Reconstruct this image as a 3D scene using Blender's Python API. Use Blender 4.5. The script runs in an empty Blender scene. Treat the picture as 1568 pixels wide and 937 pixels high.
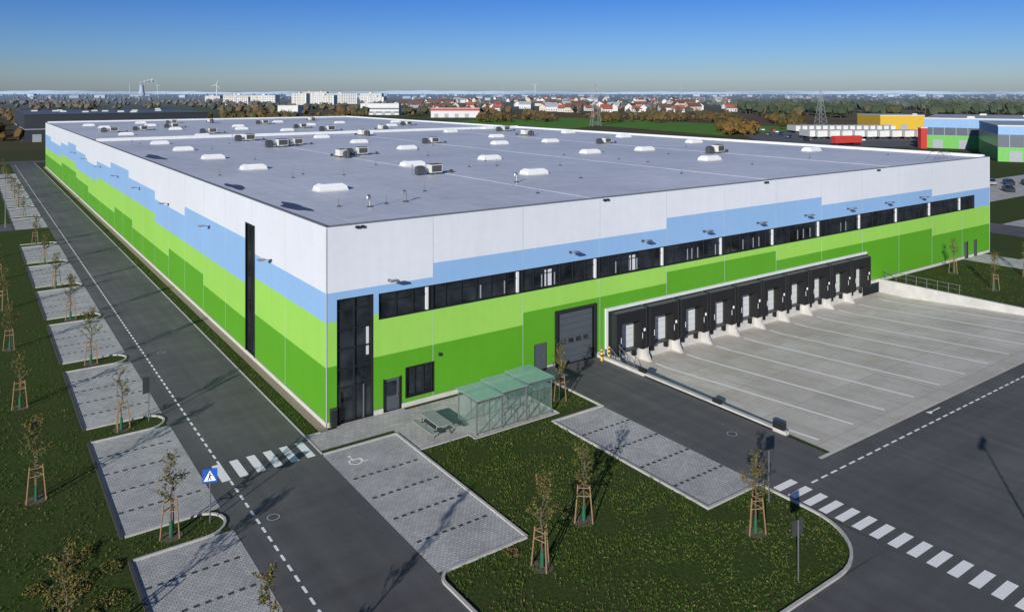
import bpy, math, random
from mathutils import Vector, Matrix
random.seed(7)
R=random.random
def U(a,b): return a+(b-a)*random.random()
# site frame: x along the dock facade, y along the long facade, z up (metres)
CAM=(-19.31,-48.11)
def S(E,N): return (CAM[0]+E*.8146+N*.5801, CAM[1]-E*.5801+N*.8146)
VIEWROT=-math.radians(35.46)
scene=bpy.context.scene
# ------------------------------------------------------------ materials
MATS={}
def nodes(name):
    m=bpy.data.materials.new(name); m.use_nodes=True
    nt=m.node_tree; b=nt.nodes['Principled BSDF']; MATS[name]=m
    return m,nt,b
def link(nt,a,b): nt.links.new(a,b)
def mixc(nt,fac,c1,c2,typ='MIX'):
    n=nt.nodes.new('ShaderNodeMix'); n.data_type='RGBA'; n.blend_type=typ
    for s,v in ((n.inputs[0],fac),(n.inputs[6],c1),(n.inputs[7],c2)):
        if hasattr(v,'is_linked'): nt.links.new(v,s)
        elif isinstance(v,(int,float)): s.default_value=v
        else: s.default_value=(v[0],v[1],v[2],1)
    return n.outputs[2]
def pos(nt): return nt.nodes.new('ShaderNodeNewGeometry').outputs['Position']
def noise(nt,scale,detail=4,rough=.6,vec=None):
    n=nt.nodes.new('ShaderNodeTexNoise'); n.inputs['Scale'].default_value=scale
    n.inputs['Detail'].default_value=detail; n.inputs['Roughness'].default_value=rough
    nt.links.new(vec if vec else pos(nt),n.inputs['Vector']); return n.outputs['Fac']
def ramp(nt,fac,stops,interp='LINEAR'):
    n=nt.nodes.new('ShaderNodeValToRGB'); cr=n.color_ramp; cr.interpolation=interp
    while len(cr.elements)<len(stops): cr.elements.new(.5)
    for e,(p,c) in zip(cr.elements,stops):
        e.position=p; e.color=(c[0],c[1],c[2],1) if not isinstance(c,(int,float)) else (c,c,c,1)
    nt.links.new(fac,n.inputs[0]); return n.outputs[0]
def mth(nt,op,a,b=None):
    n=nt.nodes.new('ShaderNodeMath'); n.operation=op
    for s,v in ((n.inputs[0],a),(n.inputs[1],b)):
        if v is None: continue
        if hasattr(v,'is_linked'): nt.links.new(v,s)
        else: s.default_value=v
    return n.outputs[0]
def mapped(nt,sc):
    mp=nt.nodes.new('ShaderNodeMapping'); mp.inputs['Scale'].default_value=sc; link(nt,pos(nt),mp.inputs[0]); return mp.outputs[0]
def bump(nt,b,h,strength=.3,dist=.02):
    n=nt.nodes.new('ShaderNodeBump'); n.inputs['Strength'].default_value=strength; n.inputs['Distance'].default_value=dist
    nt.links.new(h,n.inputs['Height']); nt.links.new(n.outputs[0],b.inputs['Normal'])
def mat(name,col,rough=.6,metal=0,var=.12,scale=1.5,spec=.5,bmp=0,bscale=30):
    m,nt,b=nodes(name)
    f=noise(nt,scale); g=noise(nt,scale*9,3)
    v=mth(nt,'ADD',mth(nt,'MULTIPLY',f,.65),mth(nt,'MULTIPLY',g,.35))
    c=ramp(nt,v,[(.3,[x*(1-var) for x in col]),(.7,[min(1,x*(1+var)) for x in col])])
    link(nt,c,b.inputs['Base Color']); b.inputs['Roughness'].default_value=rough
    b.inputs['Metallic'].default_value=metal; b.inputs['Specular IOR Level'].default_value=spec
    if bmp: bump(nt,b,noise(nt,bscale),bmp)
    return m
def panel(name,col):
    m,nt,b=nodes(name); p=pos(nt)
    sx=nt.nodes.new('ShaderNodeSeparateXYZ'); link(nt,p,sx.inputs[0])
    fr=mth(nt,'FRACT',mth(nt,'MULTIPLY',sx.outputs[2],1.0))
    ln=mth(nt,'LESS_THAN',fr,.025)
    s=mth(nt,'ADD',mth(nt,'MULTIPLY',noise(nt,.12,3),.6),mth(nt,'MULTIPLY',noise(nt,1.3,4),.4))
    c=ramp(nt,s,[(.3,[x*.94 for x in col]),(.7,[min(1,x*1.04) for x in col])])
    st=ramp(nt,noise(nt,1,4,.6,mapped(nt,(2,2,.12))),[(.3,.965),(.6,1.0)])
    c=mixc(nt,1.0,c,st,'MULTIPLY')
    dz=ramp(nt,mth(nt,'ADD',mth(nt,'MULTIPLY',sx.outputs[2],.8),mth(nt,'MULTIPLY',noise(nt,1.5,4),.7)),[(.45,.25),(1,0.0)])
    c=mixc(nt,dz,c,(.16,.15,.12))
    c=mixc(nt,mth(nt,'MULTIPLY',ln,.07),c,[x*.4 for x in col])
    link(nt,c,b.inputs['Base Color']); b.inputs['Roughness'].default_value=.42
    b.inputs['Specular IOR Level'].default_value=.35
    bump(nt,b,noise(nt,.4,2),.06,.03)
    return m
panel('p_white',(.70,.735,.80)); panel('p_blue',(.27,.46,.74)); panel('p_lgreen',(.31,.62,.10)); panel('p_dgreen',(.10,.35,.018))
mat('seam',(.40,.46,.48),.5); mat('coping',(.16,.17,.19),.5); mat('trim_white',(.68,.70,.72),.5,var=.06); mat('trim_dark',(.018,.02,.022),.4)
mat('black_rubber',(.014,.014,.016),.75,spec=.3); mat('steel',(.32,.33,.34),.35,.7); mat('steel_dark',(.08,.085,.09),.45,.4)
mat('grey_door',(.075,.09,.105),.45,var=.06); mat('dock_door',(.62,.64,.65),.5,var=.06)
mat('concrete_wall',(.5,.49,.47),.8,var=.18,scale=1,bmp=.15); mat('kerb',(.44,.43,.41),.85,var=.18,scale=2,bmp=.2)
mat('line_white',(.88,.88,.86),.7,var=.08,scale=6); mat('yellow',(.75,.5,.02),.5); mat('red_paint',(.6,.03,.03),.5)
mat('wood',(.25,.16,.085),.85,var=.3,scale=8); mat('bark',(.11,.085,.06),.9,var=.3,scale=12); mat('green_net',(.015,.10,.05),.7)
mat('gravel',(.30,.24,.19),.95,var=.5,scale=14,bmp=.6,bscale=25); mat('plinth',(.54,.53,.50),.85)
mat('pictogram_black',(.01,.01,.01),.5); mat('sign_blue',(.01,.10,.45),.4); mat('bench_wood',(.26,.30,.28),.7)
mat('brick_dark',(.05,.05,.055),.9); mat('hall_dark',(.035,.04,.05),.5,var=.1,scale=.05); mat('hall_dark_roof',(.10,.12,.155),.5,var=.15,scale=.05)
mat('roof_red',(.28,.085,.06),.8,var=.3,scale=.02); mat('roof_brown',(.13,.07,.055),.8,var=.3,scale=.02)
mat('far_white',(.58,.59,.59),.8,var=.08,scale=.05); mat('far_cream',(.52,.45,.36),.8,var=.1,scale=.05); mat('far_window',(.09,.11,.14),.3)
mat('far_red',(.45,.035,.03),.7); mat('far_yellow',(.55,.36,.03),.7); mat('far_blue',(.20,.36,.58),.6); mat('far_green',(.12,.40,.07),.6)
mat('far_grey',(.3,.33,.37),.7); mat('far_roof',(.33,.36,.40),.6); mat('roof_dark',(.05,.042,.048),.4,var=.5,scale=3)
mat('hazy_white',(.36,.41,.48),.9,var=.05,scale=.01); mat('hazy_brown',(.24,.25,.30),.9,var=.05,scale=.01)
mat('tyre',(.015,.015,.015),.8); mat('car_dark',(.03,.035,.045),.25); mat('car_silver',(.4,.42,.44),.3,.5); mat('car_blue',(.03,.08,.25),.25)
mat('skylight_dome',(.82,.84,.86),.3,var=.05); mat('hvac_white',(.6,.6,.57),.5); mat('hvac_dark',(.06,.065,.07),.5)
mat('hazy_grey',(.33,.39,.48),1,var=.05,scale=.001,spec=0)  # blue-grey distance haze put into the base colour of far structures
def glass(name,c1,c2,rough=.06,sc=.5):
    m,nt,b=nodes(name)
    c=ramp(nt,noise(nt,sc,3),[(.35,c1),(.7,c2)]); link(nt,c,b.inputs['Base Color'])
    b.inputs['Roughness'].default_value=rough; b.inputs['Specular IOR Level'].default_value=.6
    bump(nt,b,noise(nt,.7,2),.05,.05)
    return m
glass('win',(.004,.006,.008),(.03,.04,.05)); glass('entry_glass',(.008,.011,.014),(.04,.05,.06))
def tglass(name,col,alpha):
    m,nt,b=nodes(name); b.inputs['Alpha'].default_value=alpha; b.inputs['Roughness'].default_value=.1
    link(nt,ramp(nt,noise(nt,2),[(.3,[x*.85 for x in col]),(.7,col)]),b.inputs['Base Color'])
tglass('shelter_roof_glass',(.30,.56,.48),.68); tglass('shelter_glass',(.25,.42,.38),.16)
# asphalt
m,nt,b=nodes('asphalt')
f=noise(nt,.12,6,.7); g=noise(nt,40,3); w=noise(nt,1,3,.5,mapped(nt,(1.3,.04,1))); w2=noise(nt,1,3,.5,mapped(nt,(.05,.9,1)))
v=mth(nt,'ADD',mth(nt,'ADD',mth(nt,'MULTIPLY',f,.42),mth(nt,'MULTIPLY',g,.16)),mth(nt,'ADD',mth(nt,'MULTIPLY',w,.24),mth(nt,'MULTIPLY',w2,.18)))
c=ramp(nt,v,[(.36,(.060,.060,.061)),(.5,(.094,.094,.095)),(.64,(.140,.138,.136))])
sp_=ramp(nt,noise(nt,.8,4,.7),[(.66,0.0),(.74,.5)]); c=mixc(nt,sp_,c,(.045,.045,.048))
link(nt,c,b.inputs['Base Color'])
b.inputs['Roughness'].default_value=.78; bump(nt,b,g,.4,.01)
# concrete yard
m,nt,b=nodes('yard_concrete')
f=noise(nt,.10,6,.7); g=noise(nt,.35,6,.75); h=noise(nt,25,3); w=noise(nt,1,4,.6,mapped(nt,(.9,.10,1)))
c=ramp(nt,f,[(.3,(.47,.44,.385)),(.5,(.61,.575,.51)),(.7,(.73,.695,.63))])
c=mixc(nt,mth(nt,'MULTIPLY',ramp(nt,g,[(.48,0.0),(.66,1.0)]),.5),c,(.44,.36,.26))
c=mixc(nt,ramp(nt,w,[(.5,0.0),(.7,.4)]),c,(.33,.30,.26))
c=mixc(nt,.18,c,ramp(nt,h,[(.3,(.3,.3,.28)),(.7,(.8,.78,.72))]))
bk=nt.nodes.new('ShaderNodeTexBrick'); bk.offset=0; bk.inputs['Scale'].default_value=1; bk.inputs['Brick Width'].default_value=5; bk.inputs['Row Height'].default_value=5
bk.inputs['Mortar Size'].default_value=.02; bk.inputs['Color1'].default_value=(1,1,1,1); bk.inputs['Color2'].default_value=(.88,.88,.87,1); bk.inputs['Mortar'].default_value=(.5,.48,.45,1)
link(nt,pos(nt),bk.inputs['Vector']); c=mixc(nt,1.0,c,bk.outputs['Color'],'MULTIPLY')
link(nt,c,b.inputs['Base Color']); b.inputs['Roughness'].default_value=.75; bump(nt,b,h,.2,.01)
def paving(name,c1,c2,mo,w=.24,h=.16):
    m,nt,b=nodes(name)
    bk=nt.nodes.new('ShaderNodeTexBrick'); bk.offset=.5; bk.inputs['Scale'].default_value=1; bk.inputs['Brick Width'].default_value=w; bk.inputs['Row Height'].default_value=h
    bk.inputs['Mortar Size'].default_value=.012; bk.inputs['Bias'].default_value=0
    for k,cc in (('Color1',c1),('Color2',c2),('Mortar',mo)): bk.inputs[k].default_value=(*cc,1)
    link(nt,pos(nt),bk.inputs['Vector'])
    c=mixc(nt,1.0,bk.outputs['Color'],ramp(nt,noise(nt,.35,5,.7),[(.3,.74),(.7,1.12)]),'MULTIPLY')
    link(nt,c,b.inputs['Base Color']); b.inputs['Roughness'].default_value=.85
    bump(nt,b,bk.outputs['Fac'],-.4,.01)
paving('paving_stalls',(.54,.535,.53),(.42,.42,.42),(.16,.16,.155)); paving('paving_path',(.50,.49,.47),(.41,.405,.39),(.22,.22,.22),.4,.4)
# grass
m,nt,b=nodes('grass')
f=noise(nt,.16,6,.7); g=noise(nt,5,6,.8); k2=noise(nt,.9,5,.7)
c=ramp(nt,g,[(.3,(.018,.030,.008)),(.5,(.043,.072,.015)),(.7,(.086,.125,.026))])
c=mixc(nt,ramp(nt,f,[(.45,0.0),(.7,.55)]),c,(.058,.052,.026))
c=mixc(nt,ramp(nt,k2,[(.56,0.0),(.72,.6)]),c,(.085,.062,.035))
near=c
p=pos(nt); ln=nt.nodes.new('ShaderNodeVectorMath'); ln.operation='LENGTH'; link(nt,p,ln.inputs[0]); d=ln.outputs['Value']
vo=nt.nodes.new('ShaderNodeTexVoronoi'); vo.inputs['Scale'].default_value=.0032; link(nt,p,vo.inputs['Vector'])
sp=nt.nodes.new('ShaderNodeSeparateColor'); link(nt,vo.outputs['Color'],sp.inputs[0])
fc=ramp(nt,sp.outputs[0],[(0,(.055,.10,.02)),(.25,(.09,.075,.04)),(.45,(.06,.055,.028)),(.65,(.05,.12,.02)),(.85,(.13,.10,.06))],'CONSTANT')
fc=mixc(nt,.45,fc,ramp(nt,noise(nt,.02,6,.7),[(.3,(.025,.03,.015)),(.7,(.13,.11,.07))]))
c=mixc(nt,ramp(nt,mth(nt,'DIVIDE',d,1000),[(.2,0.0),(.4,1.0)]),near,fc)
c=mixc(nt,ramp(nt,mth(nt,'DIVIDE',d,12000),[(.05,0.0),(.25,.7),(.7,.97)]),c,(.29,.37,.47))  # aerial haze painted into the ground colour, stronger with distance
link(nt,c,b.inputs['Base Color']); b.inputs['Roughness'].default_value=1; b.inputs['Specular IOR Level'].default_value=.1; bump(nt,b,g,.8,.06)
mat('field_green',(.095,.21,.03),.9,var=.2,scale=.05,spec=.1); mat('field_brown',(.12,.075,.045),.95,var=.35,scale=.06,spec=.1)
def island(name,stops,rough=.8,haze=False):
    m,nt,b=nodes(name); gi=nt.nodes.new('ShaderNodeNewGeometry')
    c=ramp(nt,gi.outputs['Random Per Island'],stops)
    if haze:
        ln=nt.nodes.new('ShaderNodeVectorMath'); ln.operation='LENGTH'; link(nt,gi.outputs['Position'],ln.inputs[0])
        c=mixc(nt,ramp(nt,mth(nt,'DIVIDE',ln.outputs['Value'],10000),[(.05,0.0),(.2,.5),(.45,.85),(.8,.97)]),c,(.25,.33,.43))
    link(nt,c,b.inputs['Base Color']); b.inputs['Roughness'].default_value=rough; b.inputs['Specular IOR Level'].default_value=.15
island('tuft',[(0,(.025,.045,.01)),(.5,(.06,.105,.018)),(.86,(.10,.155,.03)),(1,(.18,.15,.07))])
island('leaf',[(0,(.05,.065,.015)),(.45,(.11,.12,.03)),(.75,(.18,.15,.04)),(1,(.17,.09,.03))])
island('dry_leaf',[(0,(.12,.07,.03)),(1,(.28,.19,.09))])
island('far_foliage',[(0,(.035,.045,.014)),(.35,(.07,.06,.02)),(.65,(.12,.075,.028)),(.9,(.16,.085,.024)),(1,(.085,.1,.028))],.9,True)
island('orange_foliage',[(0,(.09,.065,.02)),(.5,(.17,.10,.03)),(1,(.22,.15,.05))],.9)
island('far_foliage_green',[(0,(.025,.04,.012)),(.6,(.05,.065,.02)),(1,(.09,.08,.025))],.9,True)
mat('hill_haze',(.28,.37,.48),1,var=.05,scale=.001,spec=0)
# roof
m,nt,b=nodes('roof_membrane')
p=pos(nt); sx=nt.nodes.new('ShaderNodeSeparateXYZ'); link(nt,p,sx.inputs[0])
fy=mth(nt,'LESS_THAN',mth(nt,'FRACT',mth(nt,'MULTIPLY',sx.outputs[0],.5)),.03)
fx=mth(nt,'LESS_THAN',mth(nt,'FRACT',mth(nt,'MULTIPLY',sx.outputs[1],.0833)),.008)
f=noise(nt,.045,6,.72); g=noise(nt,.8,5,.7)
c=ramp(nt,f,[(.3,(.49,.51,.55)),(.5,(.62,.64,.685)),(.7,(.73,.75,.79))])
c=mixc(nt,.22,c,ramp(nt,g,[(.3,(.36,.37,.40)),(.7,(.82,.84,.87))]))
c=mixc(nt,ramp(nt,noise(nt,.25,5,.7),[(.58,0.0),(.72,.3)]),c,(.33,.33,.36))
c=mixc(nt,mth(nt,'MULTIPLY',mth(nt,'MAXIMUM',fy,fx),.38),c,(.2,.21,.24))
link(nt,c,b.inputs['Base Color']); b.inputs['Roughness'].default_value=.45; bump(nt,b,mth(nt,'ADD',fy,g),.15,.02)
# ------------------------------------------------------------ mesh builder
class MB:
    def __init__(s): s.v=[];s.f=[];s.m=[];s.names=[]
    def mi(s,n):
        if n not in s.names: s.names.append(n)
        return s.names.index(n)
    def poly(s,pts,m):
        i=len(s.v); s.v+= [tuple(p) for p in pts]; s.f.append(tuple(range(i,i+len(pts)))); s.m.append(s.mi(m))
    def box(s,x0,x1,y0,y1,z0,z1,m):
        i=len(s.v); k=s.mi(m)
        s.v+=[(x0,y0,z0),(x1,y0,z0),(x1,y1,z0),(x0,y1,z0),(x0,y0,z1),(x1,y0,z1),(x1,y1,z1),(x0,y1,z1)]
        for q in ((3,2,1,0),(4,5,6,7),(0,1,5,4),(1,2,6,5),(2,3,7,6),(3,0,4,7)):
            s.f.append(tuple(i+a for a in q)); s.m.append(k)
    def frus(s,x,y,z0,z1,a0,b0,a1,b1,m):
        i=len(s.v); k=s.mi(m)
        s.v+=[(x-a0,y-b0,z0),(x+a0,y-b0,z0),(x+a0,y+b0,z0),(x-a0,y+b0,z0),(x-a1,y-b1,z1),(x+a1,y-b1,z1),(x+a1,y+b1,z1),(x-a1,y+b1,z1)]
        for q in ((3,2,1,0),(4,5,6,7),(0,1,5,4),(1,2,6,5),(2,3,7,6),(3,0,4,7)):
            s.f.append(tuple(i+a for a in q)); s.m.append(k)
    def cyl(s,p0,p1,r0,r1,m,n=8):
        p0=Vector(p0);p1=Vector(p1); d=(p1-p0).normalized()
        a=d.orthogonal().normalized(); b=d.cross(a); i=len(s.v); k=s.mi(m)
        for p,r in ((p0,r0),(p1,r1)):
            for j in range(n):
                t=2*math.pi*j/n; s.v.append(tuple(p+a*r*math.cos(t)+b*r*math.sin(t)))
        for j in range(n):
            s.f.append((i+j,i+(j+1)%n,i+n+(j+1)%n,i+n+j)); s.m.append(k)
        s.f.append(tuple(i+n+j for j in range(n))); s.m.append(k)
        s.f.append(tuple(i+j for j in reversed(range(n)))); s.m.append(k)
    def disc(s,x,y,z,r,m,n=20): s.poly([(x+r*math.cos(2*math.pi*j/n),y+r*math.sin(2*math.pi*j/n),z) for j in range(n)],m)
    def leafq(s,c,size,m):
        a=Vector((U(-1,1),U(-1,1),U(-1,1))).normalized(); b=a.orthogonal().normalized(); 
        b=(Matrix.Rotation(U(0,6.28),3,a)@b); c2=a.cross(b); c=Vector(c); w=size*.6
        s.poly([c-b*size-c2*w*.2,c+c2*w*-.9+b*.1*size,c+b*size,c+c2*w],m)
    def data(s,name):
        me=bpy.data.meshes.new(name); me.from_pydata(s.v,[],s.f)
        for n in s.names: me.materials.append(MATS[n])
        me.polygons.foreach_set('material_index',s.m); me.update(); return me
    def obj(s,name,parent=None,loc=(0,0,0),rz=0):
        return place(s.data(name),name,parent,loc,rz)
def place(me,name,parent=None,loc=(0,0,0),rz=0,sc=1):
    o=bpy.data.objects.new(name,me); scene.collection.objects.link(o); o.location=loc; o.rotation_euler=(0,0,rz); o.scale=(sc,)*3
    if parent: o.parent=parent
    return o
def empty(name,loc=(0,0,0),rz=0):
    o=bpy.data.objects.new(name,None); scene.collection.objects.link(o); o.location=loc; o.rotation_euler=(0,0,rz); return o
# ------------------------------------------------------------ ground
PX0,PX1,PY0=23.9,67.5,-21.1
L=30000
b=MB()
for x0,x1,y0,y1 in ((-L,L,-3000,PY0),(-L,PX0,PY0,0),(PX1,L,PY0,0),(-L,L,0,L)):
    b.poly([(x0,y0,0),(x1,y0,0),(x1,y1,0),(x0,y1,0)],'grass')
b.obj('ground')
def sheet(name,rects,m,z):
    b=MB()
    for x0,x1,y0,y1 in rects: b.poly([(x0,y0,z),(x1,y0,z),(x1,y1,z),(x0,y1,z)],m)
    return b.obj(name)
def arc(cx,cy,r,a0,a1,n=10): return [(cx+r*math.cos(math.radians(a0+(a1-a0)*i/n)),cy+r*math.sin(math.radians(a0+(a1-a0)*i/n))) for i in range(n+1)]
sheet('road',[(-8.3,-1.65,-28.4,235)],'asphalt',.008)
sheet('service_road',[(-8.3,160,-90,-28.4),(17.2,160,-28.4,PY0),(17.2,PX0-.35,PY0,-.02)],'asphalt',.008)
sheet('side_road',[(-60,-8.3,98,106),(112,122,-21.1,260),(-60,112,236,244)],'asphalt',.009)
sheet('forecourt',[(122.05,230,22,40),(122.05,150,4,9)],'paving_path',.012)
def kerb(name,pts,w=.14,h=.11,closed=False,m='kerb',base=-.02):
    b=MB(); n=len(pts); L_=[];R_=[]
    for i,p in enumerate(pts):
        p=Vector(p); a=Vector(pts[i-1]) if (i>0 or closed) else None; c=Vector(pts[(i+1)%n]) if (i<n-1 or closed) else None
        d1=(p-a).normalized() if a is not None else None; d2=(c-p).normalized() if c is not None else None
        d1=d1 or d2; d2=d2 or d1
        n1=Vector((-d1.y,d1.x)); n2=Vector((-d2.y,d2.x)); mm=(n1+n2).normalized(); k=w/2/max(.3,mm.dot(n1))
        L_.append(p+mm*k); R_.append(p-mm*k)
    rng=range(n if closed else n-1)
    for i in rng:
        j=(i+1)%n; a,c,d,e=L_[i],L_[j],R_[j],R_[i]
        b.poly([(a.x,a.y,h),(e.x,e.y,h),(d.x,d.y,h),(c.x,c.y,h)],m)
        b.poly([(a.x,a.y,base),(a.x,a.y,h),(c.x,c.y,h),(c.x,c.y,base)],m)
        b.poly([(e.x,e.y,h),(e.x,e.y,base),(d.x,d.y,base),(d.x,d.y,h)],m)
    return b.obj(name)
stall=MB(); dash=MB(); edge=MB()
vs=[]
for k in range(-1,7): vs.append((-20.9+14.9*k,-8.5+14.9*k))
for k in range(8,15): vs.append((-20.9+14.9*k,-8.5+14.9*k))
def dashes(b,x0,x1,y,z,step=.5,l=.22):
    x=x0
    while x<x1: b.box(x,x+l,y-.09,y+.09,.0,z,'brick_dark'); x+=step
for v0,v1 in vs:
    stall.poly([(-12.95,v0,.02),(-8.3,v0,.02),(-8.3,v1,.02),(-12.95,v1,.02)],'paving_stalls')
    for i in range(1,5): dashes(dash,-12.8,-8.5,v0+i*(v1-v0)/5,.026,.48,.25)
    edge.box(-13.12,-12.97,v0-.1,v1+.1,-.02,.09,'brick_dark')
stall.obj('parking_stalls')
dash.obj('stall_marking'); edge.obj('stall_edging')
for v0,v1 in vs[:-1]:
    y0=v1+.07; y1=v1+2.43
    kerb('kerb',[(-12.9,y0),(-9.6,y0)]+arc(-9.6,(y0+y1)/2,(y1-y0)/2,-90,90)[1:-1]+[(-9.6,y1),(-12.9,y1)],.12,.1)
g=MB()
for v0,v1 in vs[:-1]:
    y0=v1; y1=v1+2.5
    g.poly([(-8.42,y0,.012),(-8.3,y0,.012),(-8.3,y1,.012),(-8.42,y1,.012)],'asphalt')
g.obj('gutter')
st=MB(); st.poly([(-1.65,-17.5,.02),(3.25,-17.5,.02),(3.25,-3.55,.02),(-1.65,-3.55,.02)],'paving_stalls')
st.poly([(12.8,-20.95,.02),(17.15,-20.95,.02),(17.15,-8,.02),(12.8,-8,.02)],'paving_stalls'); st.obj('parking_stalls')
d=MB()
for y in (-7.3,-9.8,-12.3,-14.8): dashes(d,-1.3,3.0,y,.027,.48,.25)
for y in (-10.6,-13.2,-15.8,-18.4): dashes(d,13.0,17.0,y,.027,.48,.25)
d.obj('stall_marking')
sheet('path',[(-1.65,16.6,-2.9,-.45),(3.4,7.2,-6.2,-2.9),(7.2,13.8,-6.9,-2.9),(16.6,19,-2.0,-.45),(18,19.2,-.45,-.02),(.6,5.6,-.45,-.02),(88,94,-7,-.05),(94,104,-7,-4.5)],'paving_path',.022)
kerb('kerb',[(3.33,-3.5),(3.33,-17.6)],.14,.10)
kerb('kerb',[(-1.6,-3.45),(3.3,-3.45)],.12,.09)
kerb('kerb',[(3.25,-6.3),(7.1,-6.3),(7.1,-7.0),(13.9,-7.0),(13.9,-3.0)],.1,.06)
out=[(3.3,-17.6),(-1.0,-17.6)]+arc(-1.0,-18.4,.8,90,180)[1:]+arc(4.2,-22.4,6,180,270)[1:]+arc(13,-24.3,4,270,360)[0:]+[(17.0,-21.05),(12.7,-21.05),(12.7,-7.9),(17.1,-7.9),(17.1,-2.1)]
kerb('kerb',out,.15,.11)
def fan(name,c,pts,m,z):
    b=MB()
    for i in range(len(pts)-1): b.poly([(c[0],c[1],z),(pts[i][0],pts[i][1],z),(pts[i+1][0],pts[i+1][1],z)],m)
    b.obj(name)
fan('service_road',(17.2,-28.4),arc(13,-24.3,4.03,270,360),'asphalt',.011)
fan('service_road',(-1.8,-28.4),list(reversed(arc(4.2,-22.4,6.03,180,270))),'asphalt',.011)
sheet('gravel_strip',[(-.62,-.02,-.4,217)],'gravel',.03)
kerb('kerb',[(-1.6,-3.4),(-1.6,235)],.1,.05)
kerb('kerb',[(-1.55,-.45),(-.6,-.45)],.1,.08)
# lane marks
b=MB(); y=-60
while y<230:
    b.poly([(-7.13,y,.014),(-7.0,y,.014),(-7.0,y+.55,.014),(-7.13,y+.55,.014)],'line_white'); y+=.95
for i in range(6):
    x=-7.5+i*1.0; b.poly([(x,-3.3,.015),(x+.5,-3.3,.015),(x+.5,-1.0,.015),(x,-1.0,.015)],'line_white')
for i in range(16):
    y=-21.7-i*.93; b.poly([(17.35,y-.48,.016),(19.0,y-.48,.016),(19.0,y,.016),(17.35,y,.016)],'line_white')
x=19.6
while x<110: b.poly([(x,-22.7,.014),(x+.6,-22.7,.014),(x+.6,-22.57,.014),(x,-22.57,.014)],'line_white'); x+=.95
b.poly([(34.6,-21.95,.014),(35.3,-21.75,.014),(34.6,-21.55,.014)],'line_white'); b.poly([(35.3,-21.8,.0145),(36.2,-21.8,.0145),(36.2,-21.7,.0145),(35.3,-21.7,.0145)],'line_white')
def ring(b,cx,cy,r,w,z,m,a0=0,a1=360,n=16):
    p=arc(cx,cy,r,a0,a1,n);q=arc(cx,cy,r-w,a0,a1,n)
    for i in range(n): b.poly([(q[i][0],q[i][1],z),(p[i][0],p[i][1],z),(p[i+1][0],p[i+1][1],z),(q[i+1][0],q[i+1][1],z)],m)
ring(b,-.35,-5.4,.42,.09,.03,'line_white',110,400); b.disc(-.4,-4.6,.03,.11,'line_white')
for (a,c,e,f_) in ((-.46,-.36,-5.25,-4.8),(-.36,.1,-5.2,-5.1),(.02,.12,-5.6,-5.2),(.1,.35,-5.7,-5.6)): b.poly([(a,e,.031),(c,e,.031),(c,f_,.031),(a,f_,.031)],'line_white')
b.obj('road_marking')
for (x,y) in ((-6.3,-8.5),(-5.8,22),(21,-16)):
    m_=MB(); m_.disc(x,y,.017,.3,'steel_dark'); ring(m_,x,y,.33,.05,.019,'kerb'); m_.obj('manhole_cover')
# ------------------------------------------------------------ dock yard
YB=-3.0
def yz(v): return -1.2 if v>YB else -1.2*((v-PY0)/(YB-PY0)) 
b=MB()
b.poly([(PX0,PY0,0),(PX1,PY0,0),(PX1,YB,-1.2),(PX0,YB,-1.2)],'yard_concrete'); b.poly([(PX0,YB,-1.2),(PX1,YB,-1.2),(PX1,0,-1.2),(PX0,0,-1.2)],'yard_concrete')
b.poly([(PX0-1.3,PY0-.25,.014),(PX1+.2,PY0-.25,.014),(PX1+.2,PY0+.0,.014),(PX0-1.3,PY0,.014)],'yard_concrete')
b.obj('dock_yard_pavement')
b=MB()
for i in range(11):
    x=25.0+i*3.95
    if x>PX1-.3: break
    for a,c in ((-19.6,YB),(YB,-1.6)):
        b.poly([(x-.12,a,yz(a)+.01),(x+.12,a,yz(a)+.01),(x+.12,c,yz(c)+.01),(x-.12,c,yz(c)+.01)],'line_white')
b.obj('yard_marking')
w=empty('retaining_wall')
b=MB(); b.box(PX0-.32,PX0-.001,-18.2,-.02,-1.5,.24,'concrete_wall'); b.box(PX0-.34,PX0+.02,-18.0,-17.2,.24,.62,'trim_dark'); b.box(PX0-.30,PX0-.02,-12.9,-12.2,.24,.5,'trim_dark'); b.box(PX0-.30,PX0-.02,-5.6,-4.9,.24,.5,'trim_dark'); b.box(PX0-.36,PX0-.322,-17.2,-5.6,.02,.12,'trim_dark'); b.obj('wall_body',w)
w=empty('retaining_wall')
b=MB(); b.box(PX1+.001,PX1+.35,PY0,-.02,-1.5,.3,'concrete_wall'); b.obj('wall_body',w)
b=MB()
for i in range(8):
    y=-.8-i*1.15; b.cyl((PX1+.18,y,.3),(PX1+.18,y,1.35),.03,.03,'steel',6)
b.cyl((PX1+.18,-.5,1.33),(PX1+.18,-9,1.33),.03,.03,'steel',6); b.cyl((PX1+.18,-.5,.85),(PX1+.18,-9,.85),.02,.02,'steel',6)
b.obj('guard_railing')
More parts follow.
